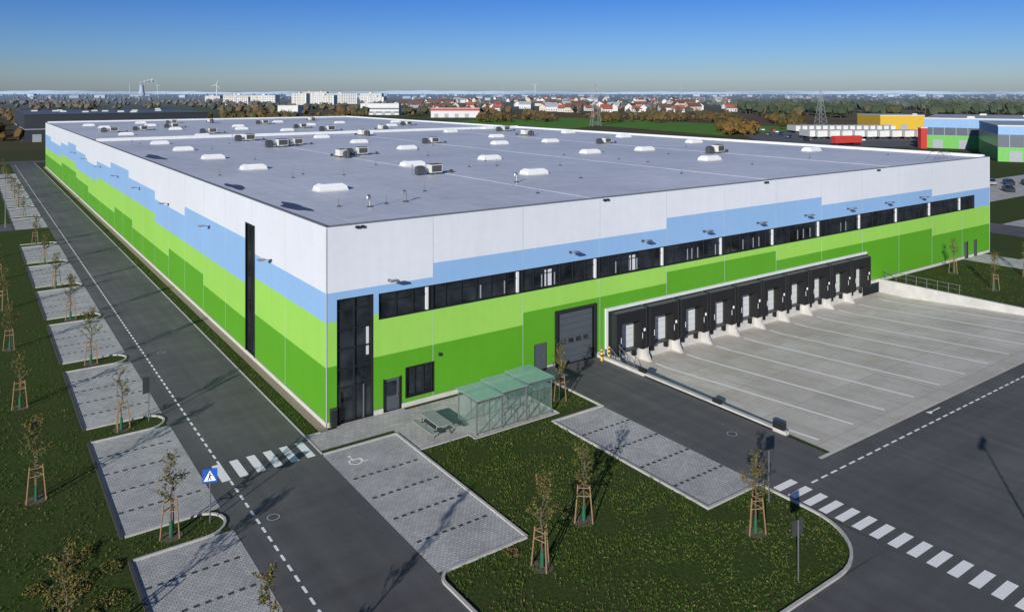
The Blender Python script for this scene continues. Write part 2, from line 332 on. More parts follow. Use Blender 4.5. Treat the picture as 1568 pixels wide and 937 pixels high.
# ------------------------------------------------------------ warehouse
W=96.0; D=217.0; H=13.2; RZ=13.08
hall=empty('warehouse')
def levels(tab,s):
    for a,c,l in tab:
        if a<=s<c: return l
    return tab[-1][2]
def facade(name,f,length,tab,opens,flip):
    b=MB(); xs={0,length}
    for a,c,l in tab: xs|={a,c}
    for o in opens: xs|={o[0],o[1]}
    k=8
    while k<length: xs.add(k); k+=8
    xs=sorted(x for x in xs if 0<=x<=length)
    def q(s0,s1,z0,z1,d0,d1,m,kind=0):
        if kind==0: p=[f(s0,d0,z0),f(s1,d0,z0),f(s1,d0,z1),f(s0,d0,z1)]
        elif kind==1: p=[f(s0,d0,z0),f(s0,d1,z0),f(s0,d1,z1),f(s0,d0,z1)]
        else: p=[f(s0,d0,z0),f(s1,d0,z0),f(s1,d1,z0),f(s0,d1,z0)]
        if flip: p.reverse()
        b.poly(p,m)
    for a,c in zip(xs[:-1],xs[1:]):
        if c-a<1e-4: continue
        s=(a+c)/2; l=levels(tab,s)
        zs={.32,H}|set(l)
        for o in opens:
            if o[0]<=s<=o[1]: zs|={o[2],o[3]}
        zs=sorted(z for z in zs if z>=.3)
        for z0,z1 in zip(zs[:-1],zs[1:]):
            z=(z0+z1)/2
            if any(o[0]<=s<=o[1] and o[2]<=z<=o[3] for o in opens): continue
            m='p_white' if z>l[0] else 'p_blue' if z>l[1] else 'p_lgreen' if z>l[2] else 'p_dgreen'
            q(a,c,z0,z1,0,0,m)
        if not any(o[0]<=s<=o[1] and o[2]<.2 for o in opens): 
            q(a,c,-.02,.32,-.03,0,'plinth'); q(a,c,.32,.32,-.03,0,'plinth',2)
        if name=='front_wall' and 23.8<s<67.6: q(a,c,-1.3,-.02,-.03,0,'concrete_wall')
    for o in opens:
        for s in (o[0],o[1]): q(s,s,max(o[2],0),o[3],0,.3,'trim_dark',1)
        q(o[0],o[1],o[3],o[3],0,.3,'trim_dark',2); q(o[0],o[1],o[2],o[2],0,.3,'trim_dark',2)
    k=8
    def bx(s0,s1,d0,d1,z0,z1,m):
        p=f(s0,d0,z0); r=f(s1,d1,z1); b.box(min(p[0],r[0]),max(p[0],r[0]),min(p[1],r[1]),max(p[1],r[1]),z0,z1,m)
    while k<length:
        segs=[(.34,H-.12)]
        for o in opens:
            if o[0]-.05<=k<=o[1]+.05:
                n_=[]
                for z0,z1 in segs:
                    if o[2]>z0: n_.append((z0,min(z1,o[2])))
                    if o[3]<z1: n_.append((max(z0,o[3]),z1))
                segs=n_
        for z0,z1 in segs:
            if z1>z0: bx(k-.018,k+.018,-.008,.02,z0,z1,'seam')
        k+=8
    bx(-.03,length+.03,-.035,.22,H-.04,H+.03,'coping')
    b.obj(name,hall)
    return bx
rt=[(0,8,(8.8,6.86,3.95)),(8,16,(9.8,6.5,3.95)),(16,32,(9.8,6.5,4.9)),(32,48,(10.75,6.5,5.9)),(48,56,(10.75,6.5,4.9)),(56,80,(9.85,6.5,4.9)),(80,96,(8.95,6.5,3.95))]
rop=[(3.75,91.5,6.45,8.25),(.72,3.36,0,8.3),(4.14,5.4,0,2.25),(5.85,8.0,.7,2.7),(17.1,18.35,0,2.2),(19.4,23.3,0,4.25)]
docks=[24.95+i*3.95 for i in range(10)]
for x in docks: rop.append((x+.75,x+3.05,0,2.75))
rop+=[(88.6,89.7,0,2.2),(91.3,92.2,0,2.2)]
facade('front_wall',lambda s,d,z:(s,d,z),W,rt,rop,False)
lt=[]
wb=[(0,16,8.8),(16,40,9.7),(40,56,8.7),(56,75,9.7),(75,92,10.7),(92,108,9.7),(108,124,8.7),(124,140,9.7),(140,156,10.7),(156,172,9.7),(172,200,8.7),(200,217,9.7)]
bl=[(0,16,6.86),(16,56,5.9),(56,108,6.9),(108,140,5.9),(140,172,6.9),(172,217,5.9)]
ld=[(0,16,3.9),(16,32,2.9),(32,48,3.9),(48,72,2.9),(72,88,3.9),(88,120,2.9),(120,140,3.9),(140,170,4.9),(170,217,3.9)]
cut=sorted({a for t in (wb,bl,ld) for a,_,_ in t}|{217})
def lv(t,s): return [l for a,c,l in t if a<=s<c][0]
for a,c in zip(cut[:-1],cut[1:]): s=(a+c)/2; lt.append((a,c,(lv(wb,s),lv(bl,s),lv(ld,s))))
facade('long_wall',lambda s,d,z:(d,s,z),D,lt,[(15.4,17.7,.35,11.0)],True)
facade('back_wall',lambda s,d,z:(s,D-d,z),W,rt,[],True)
facade('side_wall',lambda s,d,z:(W-d,s,z),D,lt,[],False)
b=MB(); b.box(-.025,.03,-.025,.03,.33,H-.11,'seam'); b.box(W-.03,W+.025,-.025,.03,.33,H-.11,'seam'); b.obj('corner_trim',hall)
# roof
b=MB(); b.poly([(.25,.25,RZ),(W-.25,.25,RZ),(W-.25,D-.25,RZ),(.25,D-.25,RZ)],'roof_membrane')
for p in ([(.25,.25),(W-.25,.25)],[(W-.25,.25),(W-.25,D-.25)],[(W-.25,D-.25),(.25,D-.25)],[(.25,D-.25),(.25,.25)]):
    (x0,y0),(x1,y1)=p; b.poly([(x0,y0,12.9),(x1,y1,12.9),(x1,y1,13.2),(x0,y0,13.2)],'roof_membrane')
b.box(.3,W-.3,110.8,111.3,12.9,13.6,'trim_white')
b.box(W-.7,W-.3,.5,D-.5,12.9,13.45,'trim_white'); b.box(.5,W-.75,D-.7,D-.3,12.9,13.5,'trim_white')
for x in (24,48,72): b.box(x-.12,x+.12,.4,110.7,12.9,RZ+.02,'roof_membrane')
b.obj('roof',hall)
b=MB()  # irregular darker patches along the left roof edge
for (x,y,a,c) in ((1.7,10.8,.7,2.8),(1.6,26.6,.6,2.8),(2.1,67.4,.9,5)):
    pts=[]
    for j in range(28):
        t=2*math.pi*j/28; r=1+.18*math.sin(3*t+y)+.1*math.sin(5*t)
        pts.append((x+a*r*math.cos(t),y+c*r*math.sin(t),RZ+.006))
    b.poly(pts,'roof_dark')
b.obj('roof_dark_patch',hall)
# front glazing etc
b=MB()
b.box(3.75,91.5,.22,.26,6.45,8.25,'win')
b.box(3.75,91.5,.1,.2,6.45,6.53,'trim_dark'); b.box(3.75,91.5,.1,.2,8.15,8.25,'trim_dark')
x=3.8
while x<91.4: b.box(x-.03,x+.03,.12,.2,6.53,8.15,'trim_dark'); x+=1.333
b.box(3.75,91.5,.14,.19,7.62,7.67,'trim_dark')
for k in range(8,92,8): b.box(k-.52,k-.34,.06,.215,6.54,8.14,'trim_white'); b.box(k-.06,k+.06,.04,.215,6.54,8.14,'trim_dark')
for k in (12.2,14.4,18,19.3,26,27.6,28.5,35,43,52,60,35.6,36.4,37.2,38.9,44.6,45.5,53,54.2,61,62.5): b.box(k-.05,k+.06,.205,.218,6.6,7.6,'far_grey')
for k in (18.6,27.9): b.box(k-.3,k+.4,.205,.218,6.6,7.9,'dock_door')
b.obj('ribbon_window',hall)
b=MB(); b.box(.72,3.36,.2,.24,0,8.3,'entry_glass')
for x in (.76,2.0,3.3): b.box(x-.05,x+.05,.08,.2,0,8.3,'trim_dark')
for z in (.05,2.3,3.6,4.9,6.2,7.5,8.25): b.box(.72,3.36,.1,.19,z-.04,z+.05,'trim_dark')
b.box(.86,1.0,.0,.07,.1,2.2,'trim_dark'); b.box(2.62,2.70,.05,.12,.05,2.3,'steel'); b.box(2.9,3.1,.192,.199,4.2,6.1,'dock_door')
b.obj('entrance_glazing',hall)
b=MB(); b.box(4.14,5.4,.15,.2,0,2.25,'grey_door'); b.box(4.4,5.15,.13,.149,1.0,2.0,'win'); b.box(5.2,5.25,.08,.15,.95,1.15,'steel')
for x0,x1 in ((4.08,4.14),(5.4,5.46)): b.box(x0,x1,-.05,.2,0,2.31,'trim_dark')
b.obj('side_door',hall)
b=MB(); b.box(5.85,8,.2,.24,.7,2.7,'win'); 
for x in (5.89,6.55,7.25,7.96): b.box(x-.04,x+.04,.08,.2,.7,2.7,'trim_dark')
for z in (.74,2.66): b.box(5.85,8,.085,.19,z-.05,z+.05,'trim_dark')
b.box(5.78,5.85,-.04,.1,.62,2.78,'trim_dark'); b.box(8,8.07,-.04,.1,.62,2.78,'trim_dark'); b.box(5.85,8,-.04,.08,.62,.7,'trim_dark'); b.box(5.85,8,-.04,.08,2.7,2.78,'trim_dark')
b.obj('office_window',hall)
b=MB(); b.box(17.1,18.35,.1,.15,0,2.2,'grey_door'); b.box(18.1,18.2,.05,.1,1,1.15,'steel')
for x in (88.6,91.3): b.box(x,x+1,.1,.15,0,2.2,'grey_door')
b.obj('personnel_door',hall)
b=MB()
for i in range(8): b.box(19.4,23.3,.16,.2,i*.53+.012,i*.53+.52,'grey_door')
b.box(19.4,23.3,.2,.22,0,4.25,'trim_dark')
for i in range(4): b.box(19.9+i*.8,20.45+i*.8,.145,.159,1.65,2.0,'win')
for x0,x1 in ((19.15,19.4),(23.3,23.55)): b.box(x0,x1,-.12,.16,0,4.5,'trim_dark')
b.box(19.4,23.3,-.12,.1,4.25,4.5,'trim_dark'); b.obj('sectional_gate',hall)
b=MB(); b.box(.2,.24,15.4,17.7,.35,11,'entry_glass')
for z in (2.4,4.5,6.6,8.8): b.box(.1,.19,15.4,17.7,z-.04,z+.04,'trim_dark')
b.box(.09,.2,16.5,16.58,.35,11,'trim_dark')
for y0,y1 in ((15.28,15.4),(17.7,17.82)): b.box(-.05,.1,y0,y1,.3,11.1,'trim_dark')
b.box(-.05,.1,15.4,17.7,11.0,11.1,'trim_dark'); b.obj('stair_window',hall)
# docks
for x in docks:
    b=MB(); P0=-.88
    b.box(x+.72,x+3.08,.12,.16,0,2.75,'dock_door')
    for i in range(1,5): b.box(x+.75,x+3.05,.105,.119,i*.55-.012,i*.55+.012,'far_grey')
    b.box(x+.1,x+.76,P0,-.02,.0,3.45,'black_rubber'); b.box(x+3.04,x+3.7,P0,-.02,0,3.45,'black_rubber'); b.box(x+.76,x+3.04,P0,-.02,2.5,3.45,'black_rubber')
    b.box(x+.07,x+.1,P0-.02,-.01,-.02,3.49,'trim_dark'); b.box(x+3.7,x+3.73,P0-.02,-.01,-.02,3.49,'trim_dark')
    b.box(x+.1,x+3.7,P0-.02,-.01,3.455,3.48,'steel_dark')
    b.box(x+.1,x+.13,P0-.02,P0-.002,.1,3.4,'steel_dark'); b.box(x+3.63,x+3.66,P0-.02,P0-.002,.1,3.4,'steel_dark')
    b.box(x+.64,x+.68,P0-.02,P0-.002,.9,1.4,'line_white'); b.box(x+3.14,x+3.18,P0-.02,P0-.002,.9,1.4,'line_white')
    b.box(x+3.3,x+3.5,P0-.02,P0-.002,1.5,1.75,'line_white')
    b.box(x+.78,x+3.02,-.35,.1,-.12,.02,'steel_dark')
    for a in (.85,2.65): b.box(x+a,x+a+.3,-.32,-.04,-.65,-.1,'black_rubber')
    p0,p1=x-.17,x+.11
    b.box(p0,p1,-.72,-.031,-1.25,-.05,'concrete_wall')
    b.poly([(p0,-.72,-.55),(p0,-1.15,-1.2),(p1,-1.15,-1.2),(p1,-.72,-.55)],'concrete_wall'); b.poly([(p0,-.72,-1.2),(p0,-1.15,-1.2),(p0,-.72,-.55)],'concrete_wall'); b.poly([(p1,-.72,-.55),(p1,-1.15,-1.2),(p1,-.72,-1.2)],'concrete_wall')
    b.obj('loading_dock',hall)
b=MB(); b.box(24.55,64.75,-.16,-.005,3.58,3.84,'trim_white'); b.box(24.55,24.8,-.16,-.005,.0,3.58,'trim_white'); b.box(64.7,64.85,-.16,-.005,0,3.58,'trim_dark')
b.box(24.8,64.7,-.055,-.004,3.49,3.575,'trim_dark')
b.obj('dock_fascia',hall)
def wlamp(x,y,dx,dy):
    b=MB(); z=9.2
    b.cyl((x,y,z-.12),(x+dx*.5,y+dy*.5,z),.03,.03,'steel_dark',6)
    ex,ey=x+dx*.75,y+dy*.75
    b.frus(ex,ey,z-.05,z+.07,.36 if dy else .2,.2 if dy else .36,.28,.16,'steel'); b.box(x-.07,x+.07,y-.07,y+.07,z-.22,z-.05,'steel_dark')
    b.obj('wall_lamp',hall)
for x in (4.5,20.7,28.9,36.9,44.9,52.9,60.9,68.9,76.9): wlamp(x,-.09,0,-1)
for y in (11,29.4,47.8,66,84,103,122,141): wlamp(-.09,y,-1,0)
for x in (2.0,24.3,46,67): 
    b=MB(); b.box(x,x+.25,-.2,-.045,H-.28,H-.12,'trim_dark'); b.box(x+.4,x+.6,-.2,-.045,H-.28,H-.12,'trim_dark'); b.obj('wall_camera',hall)
b=MB(); b.box(.2,.6,-.35,-.05,.1,1.2,'trim_dark'); b.box(.18,.62,-.37,-.04,1.2,1.24,'steel_dark'); b.obj('letter_box',hall)
b=MB(); b.cyl((8.5,-.1,3.1),(8.5,-.1,3.3),.12,.1,'trim_dark'); b.obj('alarm_light',hall)
# roof equipment
SKY=[(8.0,19.0),(8.1,42.5),(8.0,60.0),(8.2,78.3),(8.2,96.0),(25.3,35.5),(37.8,60.8),(38.0,79.4),(38.1,97.4),(37.9,37.4),(56.3,61.8),(31.6,19.2),(55.9,37.6),(67.0,61.1),(88.4,64.5),(66.4,36.8),(61.1,19.6),(86.2,21.0),(86.7,44.7),(8.3,130.9),(20.1,116.2),(51.8,106.7),(69.9,101.0),(7.6,185.2),(9.2,169.2),(39.0,157.6),(35.3,141.7),(57.5,155.0),(69.8,163.9),(73.7,138.1),(42.0,128.6),(67.6,79.3),(89.6,83.3),(21.0,175.6),(22,150),(22,195),(57,180),(86,110),(86,160)]
me=MB(); me.frus(0,0,0,.38,1.38,.85,1.3,.78,'trim_white'); me.frus(0,0,.38,.62,1.32,.8,.95,.5,'skylight_dome'); me.box(-1.42,1.42,-.88,.88,0,.1,'hvac_white'); me=me.data('skylight')
for x,y in SKY: place(me,'skylight',hall,(x,y,RZ),U(-.02,.02))
hv=MB(); hv.box(-.8,.8,-.6,.6,.25,1.25,'hvac_white'); hv.box(-.7,.7,-.62,-.601,.35,1.15,'hvac_dark'); hv.box(-.82,.82,-.62,.62,1.25,1.3,'steel_dark')
for x in (-.7,.65): hv.box(x,x+.1,-.6,.6,0,.25,'steel_dark')
hv.disc(-.35,0,1.306,.28,'hvac_dark'); hv.disc(.4,0,1.306,.28,'hvac_dark')
hv.box(-2.6,-1.5,-.4,.4,.1,.9,'hvac_dark'); hv.frus(-2.05,0,.9,1.15,.55,.42,.3,.25,'hvac_dark'); hv.cyl((-1.5,0,.4),(-.8,0,.5),.15,.15,'steel',8)
hv.cyl((.8,.3,.15),(2.6,.3,.15),.06,.06,'steel',6); hv.box(2.5,2.8,.1,.5,0,.4,'steel_dark'); hv.cyl((-3,.3,0),(-3,.3,1.4),.05,.05,'steel'); hv=hv.data('air_conditioner')
for x,y in [(22.6,25.4),(23.1,52.3),(23.6,96),(23.1,76.7),(24.8,127),(72.4,52),(76,81),(71.4,26.7),(79.3,139),(71,190),(24,160),(48,100),(50,170),(30,190),(8,145),(27,80),(50,140),(62,120),(15,150),(40,190),(48,70),(83,98),(27,54),(50,122)]:
    place(hv,'air_conditioner',hall,(x,y,RZ),U(-.1,.1)+(0 if R()<.6 else 1.57),U(.8,1.05))
for x,y in [(6.5,7.3),(10.1,8.2),(25.5,14)]:
    b=MB(); b.cyl((0,0,0),(0,0,.75),.07,.07,'steel')
    pr=None
    for j in range(7):
        t=math.pi*j/6; q=(-.18+.18*math.cos(t),0,.75+.18*math.sin(t))
        if pr: b.cyl(pr,q,.07,.07,'steel')
        pr=q
    b.cyl(pr,(pr[0],0,.62),.07,.08,'steel'); b.cyl((0,0,0),(0,0,.08),.3,.15,'steel_dark'); b.obj('vent_pipe',hall,(x,y,RZ),U(-.5,1))
rods=[(4.5,8.7),(8.2,7.9),(22,6),(33,13),(45,10),(74.5,13.6),(52,22),(14,30),(30,30),(14.5,13),(40,25),(60,12),(88,10)]+[(U(3,93),U(25,108)) for i in range(26)]
for x,y in rods:
    b=MB(); b.cyl((0,0,0),(0,0,U(.4,.9)),.03,.02,'steel',6); b.cyl((0,0,0),(0,0,.12),.16,.12,'steel_dark'); b.obj('lightning_rod',hall,(x,y,RZ))
b=MB()
for k in range(9): b.cyl((86+k*.3,2.0,RZ),(86+k*.3,2.0,14.1),.025,.025,'steel',5)
for yy in (2,3):
    b.cyl((86,yy,14.1),(88.4,yy,14.1),.03,.03,'steel',5); b.cyl((84.5,yy,RZ),(86,yy,14.1),.03,.03,'steel',5); b.cyl((88.4,yy,14.1),(90,yy,RZ),.03,.03,'steel',5)
b.obj('roof_ladder',hall)
# ------------------------------------------------------------ bike shelter
sh=empty('bicycle_shelter')
b=MB(); g1=MB(); rf=MB()
for k,(x0,x1) in enumerate(((7.4,9.35),(9.4,11.35),(11.4,13.5))):
    zt=2.15+.14*k
    for x in (x0,x1):
        for y in (-6.7,-4.5): b.cyl((x,y,0),(x,y,zt),.045,.045,'steel',6)
        b.cyl((x,-6.85,zt),(x,-4.3,zt+.12),.035,.035,'steel',6)
    for y,zz in ((-6.7,zt),(-4.5,zt+.1)): b.cyl((x0,y,zz),(x1,y,zz),.04,.04,'steel',6)
    b.cyl(((x0+x1)/2,-6.85,zt+.02),((x0+x1)/2,-4.3,zt+.14),.025,.025,'steel',6)
    rf.box(x0-.08,x1+.03,-7.0,-4.2,zt+.16,zt+.19,'shelter_roof_glass')
    g1.poly([(x0+.05,-6.7,.15),(x1-.05,-6.7,.15),(x1-.05,-6.7,zt-.1),(x0+.05,-6.7,zt-.1)],'shelter_glass')
    g1.poly([(x0+.05,-4.5,.15),(x1-.05,-4.5,.15),(x1-.05,-4.5,zt-.1),(x0+.05,-4.5,zt-.1)],'shelter_glass')
    for y in (-6.7,-4.5):
        for z in (.15,zt-.1): b.box(x0+.04,x1-.04,y-.03,y+.03,z-.02,z+.02,'steel')
        b.box((x0+x1)/2-.02,(x0+x1)/2+.02,y-.03,y+.03,.17,zt-.12,'steel')
for x in (7.4,9.38,13.5): g1.poly([(x,-6.6,.15),(x,-4.6,.15),(x,-4.6,2.0),(x,-6.6,2.0)],'shelter_glass')
for x in (9.9,10.9,11.9,12.8):
    b.cyl((x,-6.3,0),(x,-6.3,.8),.03,.03,'steel',6); b.cyl((x,-5.6,0),(x,-5.6,.8),.03,.03,'steel',6); b.cyl((x,-6.3,.8),(x,-5.6,.8),.03,.03,'steel',6)
b.obj('frame',sh); g1.obj('glass_walls',sh); rf.obj('roof_panes',sh)
pt=MB()
for y in (-.36,-.18,0,.18,.36): pt.box(-1.15,1.15,y-.08,y+.08,.72,.77,'bench_wood')
for s_ in (-.78,.78):
    for y in (-.09,.09): pt.box(-1.15,1.15,s_+y-.08,s_+y+.08,.42,.47,'bench_wood')
for x in (-.75,.75):
    pt.box(x-.04,x+.04,-.85,.85,.36,.42,'steel_dark'); pt.box(x-.04,x+.04,-.4,.4,.66,.72,'steel_dark')
    pt.cyl((x,-.6,0),(x,-.3,.7),.04,.04,'steel_dark',6); pt.cyl((x,.6,0),(x,.3,.7),.04,.04,'steel_dark',6)
pt=pt.data('picnic_table'); place(pt,'picnic_table',None,(5.6,-4.6,.022),1.57,1.12)
for x,y in ((18.9,-1.1),(23.3,-1.0),(24.2,-.9)):
    b=MB(); b.cyl((0,0,-.2),(0,0,.95),.09,.09,'yellow',12); b.cyl((0,0,.35),(0,0,.5),.093,.093,'trim_dark',12); b.cyl((0,0,.7),(0,0,.82),.093,.093,'trim_dark',12); b.obj('bollard',None,(x,y,0))
b=MB()
for i in range(6): b.box(24.1,25.0,-1.4-i*.3,-1.1-i*.3,-1.2,-.0-.2*i,'concrete_wall')
for x in (24.05,25.05):
    for k in range(3): y=-1.3-k*.9; z=-.6*k; b.cyl((x,y,z-.3),(x,y,z+.95),.025,.025,'steel',6)
    b.cyl((x,-1.2,1.0),(x,-3.2,-.3),.03,.03,'steel',6); b.cyl((x,-1.2,.5),(x,-3.2,-.75),.02,.02,'steel',6)
b.obj('stairs')
# ------------------------------------------------------------ staked trees
def staked(seed,hh=4.1,nl=420,cr=.62):
    random.seed(seed); b=MB()
    for k in range(3):
        a=k*2.094+.4; r0,r1=.52,.34
        b.cyl((r0*math.cos(a),r0*math.sin(a),0),(r1*math.cos(a),r1*math.sin(a),1.9),.038,.034,'wood',6)
    for z in (1.35,1.75):
        for k in range(3):
            a=k*2.094+.4; c=a+2.094; r=.52-.18*z/1.95
            b.cyl((r*math.cos(a),r*math.sin(a),z),(r*math.cos(c),r*math.sin(c),z),.026,.026,'wood',6)
    b.cyl((0,0,0),(0,0,.75),.1,.09,'green_net',8); b.disc(0,0,.02,.55,'bark')
    prev=(0,0,.0); tr=[]
    n=8
    for i in range(1,n+1):
        z=hh*i/n; p=(U(-.05,.05)*i/3,U(-.05,.05)*i/3,z); b.cyl(prev,p,.05*(1-(i-1)/n)+.008,.05*(1-i/n)+.008,'bark',6); tr.append(p); prev=p
    tips=[]
    for i in range(26):
        z=U(1.8,hh*.95); j=min(n-1,int(z/hh*n)); bx,by=tr[j][0],tr[j][1]
        a=U(0,6.28); l=cr*(1.15-.75*(z-1.9)/(hh-1.9))*U(.6,1.2); e=(bx+l*math.cos(a),by+l*math.sin(a),z+l*U(.6,1.2))
        b.cyl((bx,by,z),e,.016,.006,'bark',5); tips.append(((bx,by,z),e))
        for q in range(2):
            t=U(.4,.8); s0=[bx+(e[0]-bx)*t,by+(e[1]-by)*t,z+(e[2]-z)*t]; e2=(s0[0]+U(-.3,.3),s0[1]+U(-.3,.3),s0[2]+U(.1,.35)); b.cyl(s0,e2,.008,.004,'bark',4); tips.append((s0,e2))
    for i in range(nl):
        s0,e=random.choice(tips); t=U(.2,1.05)
        b.leafq([s0[k]+(e[k]-s0[k])*t+U(-.08,.08) for k in range(3)],U(.04,.07),'leaf')
    return b.data('staked_tree')
var=[staked(1,4.1,560),staked(2,3.8,400,.5),staked(3,4.4,680,.7),staked(4,3.9,300,.55)]
tall=staked(5,5.9,700,.6)
random.seed(11)
pts=[(-11,-7.3+14.9*k) for k in range(0,15) if k!=7]
pts+=[(-16.2,.6+14.9*k) for k in range(-1,12)]
pts+=[(2.5,-19.9),(6.6,-18.1),(12.9,-23.9),(15.4,-5.3),(78.9,-3.1),(74.2,-9.6),(84,-9),(90,-14),(-18,125),(76,-17)]
for i,(x,y) in enumerate(pts): place(var[(i*7+i//3)%4],'young_tree',None,(x,y,0),U(0,6.28),U(.92,1.08))
place(tall,'young_tree',None,(-11,-22.2,0),1.0)
# ------------------------------------------------------------ signs and lamps
def cross_sign(x,y,rz,h=2.7):
    e=empty('crosswalk_sign',(x,y,0),rz)
    b=MB(); b.cyl((0,0,0),(0,0,h),.035,.035,'steel',8); b.cyl((0,0,h),(0,0,h+.02),.04,.03,'trim_dark'); b.obj('post',e)
    b=MB(); z=h-.36; b.box(-.36,.36,-.06,-.04,z-.36,z+.36,'steel_dark'); b.box(-.35,.35,-.066,-.0605,z-.35,z+.35,'sign_blue')
    s=.9
    b.poly([(-.33*s,-.07,z-.28*s),(.33*s,-.07,z-.28*s),(0,-.07,z+.31*s)],'line_white')
    def pq(p): b.poly([(a*s,-.074,z+c*s) for a,c in p],'pictogram_black')
    pq([(-.03,.12),(.03,.12),(.045,.17),(0,.2),(-.045,.17)]); pq([(-.06,-.08),(.03,-.08),(.04,.1),(-.03,.1)]); pq([(-.06,-.08),(0,-.08),(-.07,-.24),(-.13,-.24)]); pq([(-.01,-.08),(.03,-.08),(.12,-.24),(.06,-.24)]); pq([(.03,.08),(.03,.03),(.11,-.02),(.12,.02)])
    b.obj('panel',e)
cross_sign(-9.1,-7.1,-.35,2.78); cross_sign(11.3,-27.4,math.pi-.1,2.75); cross_sign(15.9,-22.5,math.pi*.95,2.8)
e=empty('information_sign',(-9.3,7.9,0),.2)
b=MB(); b.cyl((0,0,0),(0,0,3.1),.04,.04,'steel'); b.obj('post',e); b=MB(); b.box(-.42,.02,-.08,-.045,1.95,3.05,'steel_dark'); b.obj('panel',e)
def lamp(x,y,rz,h=8):
    e=empty('street_lamp',(x,y,0),rz); b=MB(); b.cyl((0,0,0),(0,0,1.2),.1,.09,'steel',10); b.cyl((0,0,1.2),(0,0,h),.07,.045,'steel',10); b.obj('pole',e)
    b=MB(); b.frus(.45,0,h-.03,h+.1,.5,.16,.42,.1,'steel_dark'); b.frus(-.45,0,h-.03,h+.1,.5,.16,.42,.1,'steel_dark'); b.obj('lamp_head',e)
bx_,by_=S(21.6,25.6); lamp(bx_,by_,.3)
for x,y in ((110,-10),(110,30),(110,70),(110,115),(-14,102),(-14,150)): lamp(x,y,.4)
# ------------------------------------------------------------ grass tufts & leaves
def free(x,y):
    if -1.5<x<16.8 and -28.1<y<-7.2:
        if x<3.5 and y>-17.7: return False
        if x>12.6 and -21.2<y: return False
        if x>13 and y<-24.3 and (x-13)**2+(y+24.3)**2>3.8**2: return False
        if x<4.2 and y<-22.4 and (x-4.2)**2+(y+22.4)**2>5.8**2: return False
        return True
    if 14.1<x<16.9 and -7.7<y<-3.2: return True
    if 3.5<x<7 and -7.2<y<-6.5: return True
    if -40<x<-13.3 and -32<y<70: return True
    if -12.8<x<-9 and -32<y<70:
        t=(y+8.5)%14.9
        return .25<t<2.2 and ((x<-9.6) or (x+9.6)**2+(t-1.23)**2<1)
    if -1.45<x<-.75 and 0<y<90: return True
    if 68.2<x<87.8 and -20.8<y<-.8: return True
    return False
b=MB(); n=0; lv_=MB()
zones=[(-1.5,17,-28,-3,24000),(-30,-9,-30,20,20000),(-40,-9,20,70,7000),(-1.5,-.7,0,90,3500),(68,88,-21,-1,3000)]
for x0,x1,y0,y1,cnt in zones:
    for i in range(cnt):
        x,y=U(x0,x1),U(y0,y1)
        if not free(x,y): continue
        if math.sin(x*1.7+math.sin(y*1.1)*2)+math.sin(y*1.3+x*.6)<U(-1.6,.2): continue
        hh=U(.05,.12)*(1.6 if R()<.06 else 1)
        for k in range(3):
            a=U(0,6.28); w=U(.015,.035); dx,dy=math.cos(a)*w,math.sin(a)*w; tx,ty=U(-.08,.08),U(-.08,.08)
            b.poly([(x-dx,y-dy,0),(x+dx,y+dy,0),(x+tx,y+ty,hh)],'tuft')
        if R()<.06:
            lv_.leafq((x+U(-.2,.2),y+U(-.2,.2),.05),U(.03,.06),'dry_leaf')
b.obj('grass_tufts'); lv_.obj('fallen_leaves')
def shrub(x,y,r,h,n,m='leaf',name='shrub'):
    b=MB()
    for i in range(8):
        a=U(0,6.28); b.cyl((0,0,0),(r*.7*math.cos(a),r*.7*math.sin(a),h*U(.5,.9)),.012,.005,'bark',4)
    for i in range(n):
        a=U(0,6.28); q=r*math.sqrt(R()); z=h*(1-(q/r)**2)*U(.2,1.05)
        b.leafq((q*math.cos(a),q*math.sin(a),z+.03),U(.03,.065),m)
    b.obj(name,None,(x,y,0))
shrub(2.0,-18.2,.4,.14,120,'dry_leaf','dead_plant')
for i in range(26): shrub(U(-17.5,-13.8),U(-22,-6),U(.3,.8),U(.15,.35),220)
# ------------------------------------------------------------ vehicles
def car(paint):
    b=MB(); prof=[(-2.1,.35),(-2.15,.75),(-1.95,.95),(-1.2,1.0),(-.55,1.42),(.9,1.45),(1.65,1.05),(2.1,.95),(2.15,.4)]
    wd=lambda z: .86 if z<1.02 else .66
    n=len(prof)
    for i in range(n-1):
        (x0,z0),(x1,z1)=prof[i],prof[i+1]; m='win' if i in (3,5) else paint
        b.poly([(x0,-wd(z0),z0),(x1,-wd(z1),z1),(x1,wd(z1),z1),(x0,wd(z0),z0)],m)
    for s_ in (-1,1):
        b.poly([(x,s_*.86,z) for x,z in prof if z<1.06][:]+[],paint)
        b.poly([(-1.2,s_*.86,1.0),(1.65,s_*.86,1.05),(.9,s_*.66,1.45),(-.55,s_*.66,1.42)],'win')
        for x in (-1.35,1.35): b.cyl((x,s_*.7,.32),(x,s_*.9,.32),.32,.32,'tyre',14); b.cyl((x,s_*.88,.32),(x,s_*.91,.32),.17,.17,'steel',10)
    return b.data('parked_car')
cars=[car(p) for p in ('car_dark','car_silver','car_blue','trim_white','far_red')]
for i,(x,y) in enumerate(((183.8,32.4),(186.5,29.5),(180.5,35.0),(189,27),(170,27),(160,34))): place(cars[(0,0,1,2,0,1)[i]],'parked_car',None,(x,y,.014),.6)
for i in range(26):
    E=U(108,128)+(i%5)*6; N=350+(i//5)*24; x,y=S(E*1.1,N); place(cars[i%5],'parked_car',None,(x,y,.02),U(0,.1)+.9)
tm=MB(); tm.box(-6.8,6.8,-1.25,1.25,1.1,3.95,'far_white'); tm.box(-6.7,6.7,-.5,.5,.8,1.1,'steel_dark')
for x in (3.2,4.5,5.8):
    for s_ in (-1,1): tm.cyl((x,s_*.85,.5),(x,s_*1.2,.5),.5,.5,'tyre',12)
tm.box(-5.5,-5.2,-.9,.9,0,.9,'steel_dark')
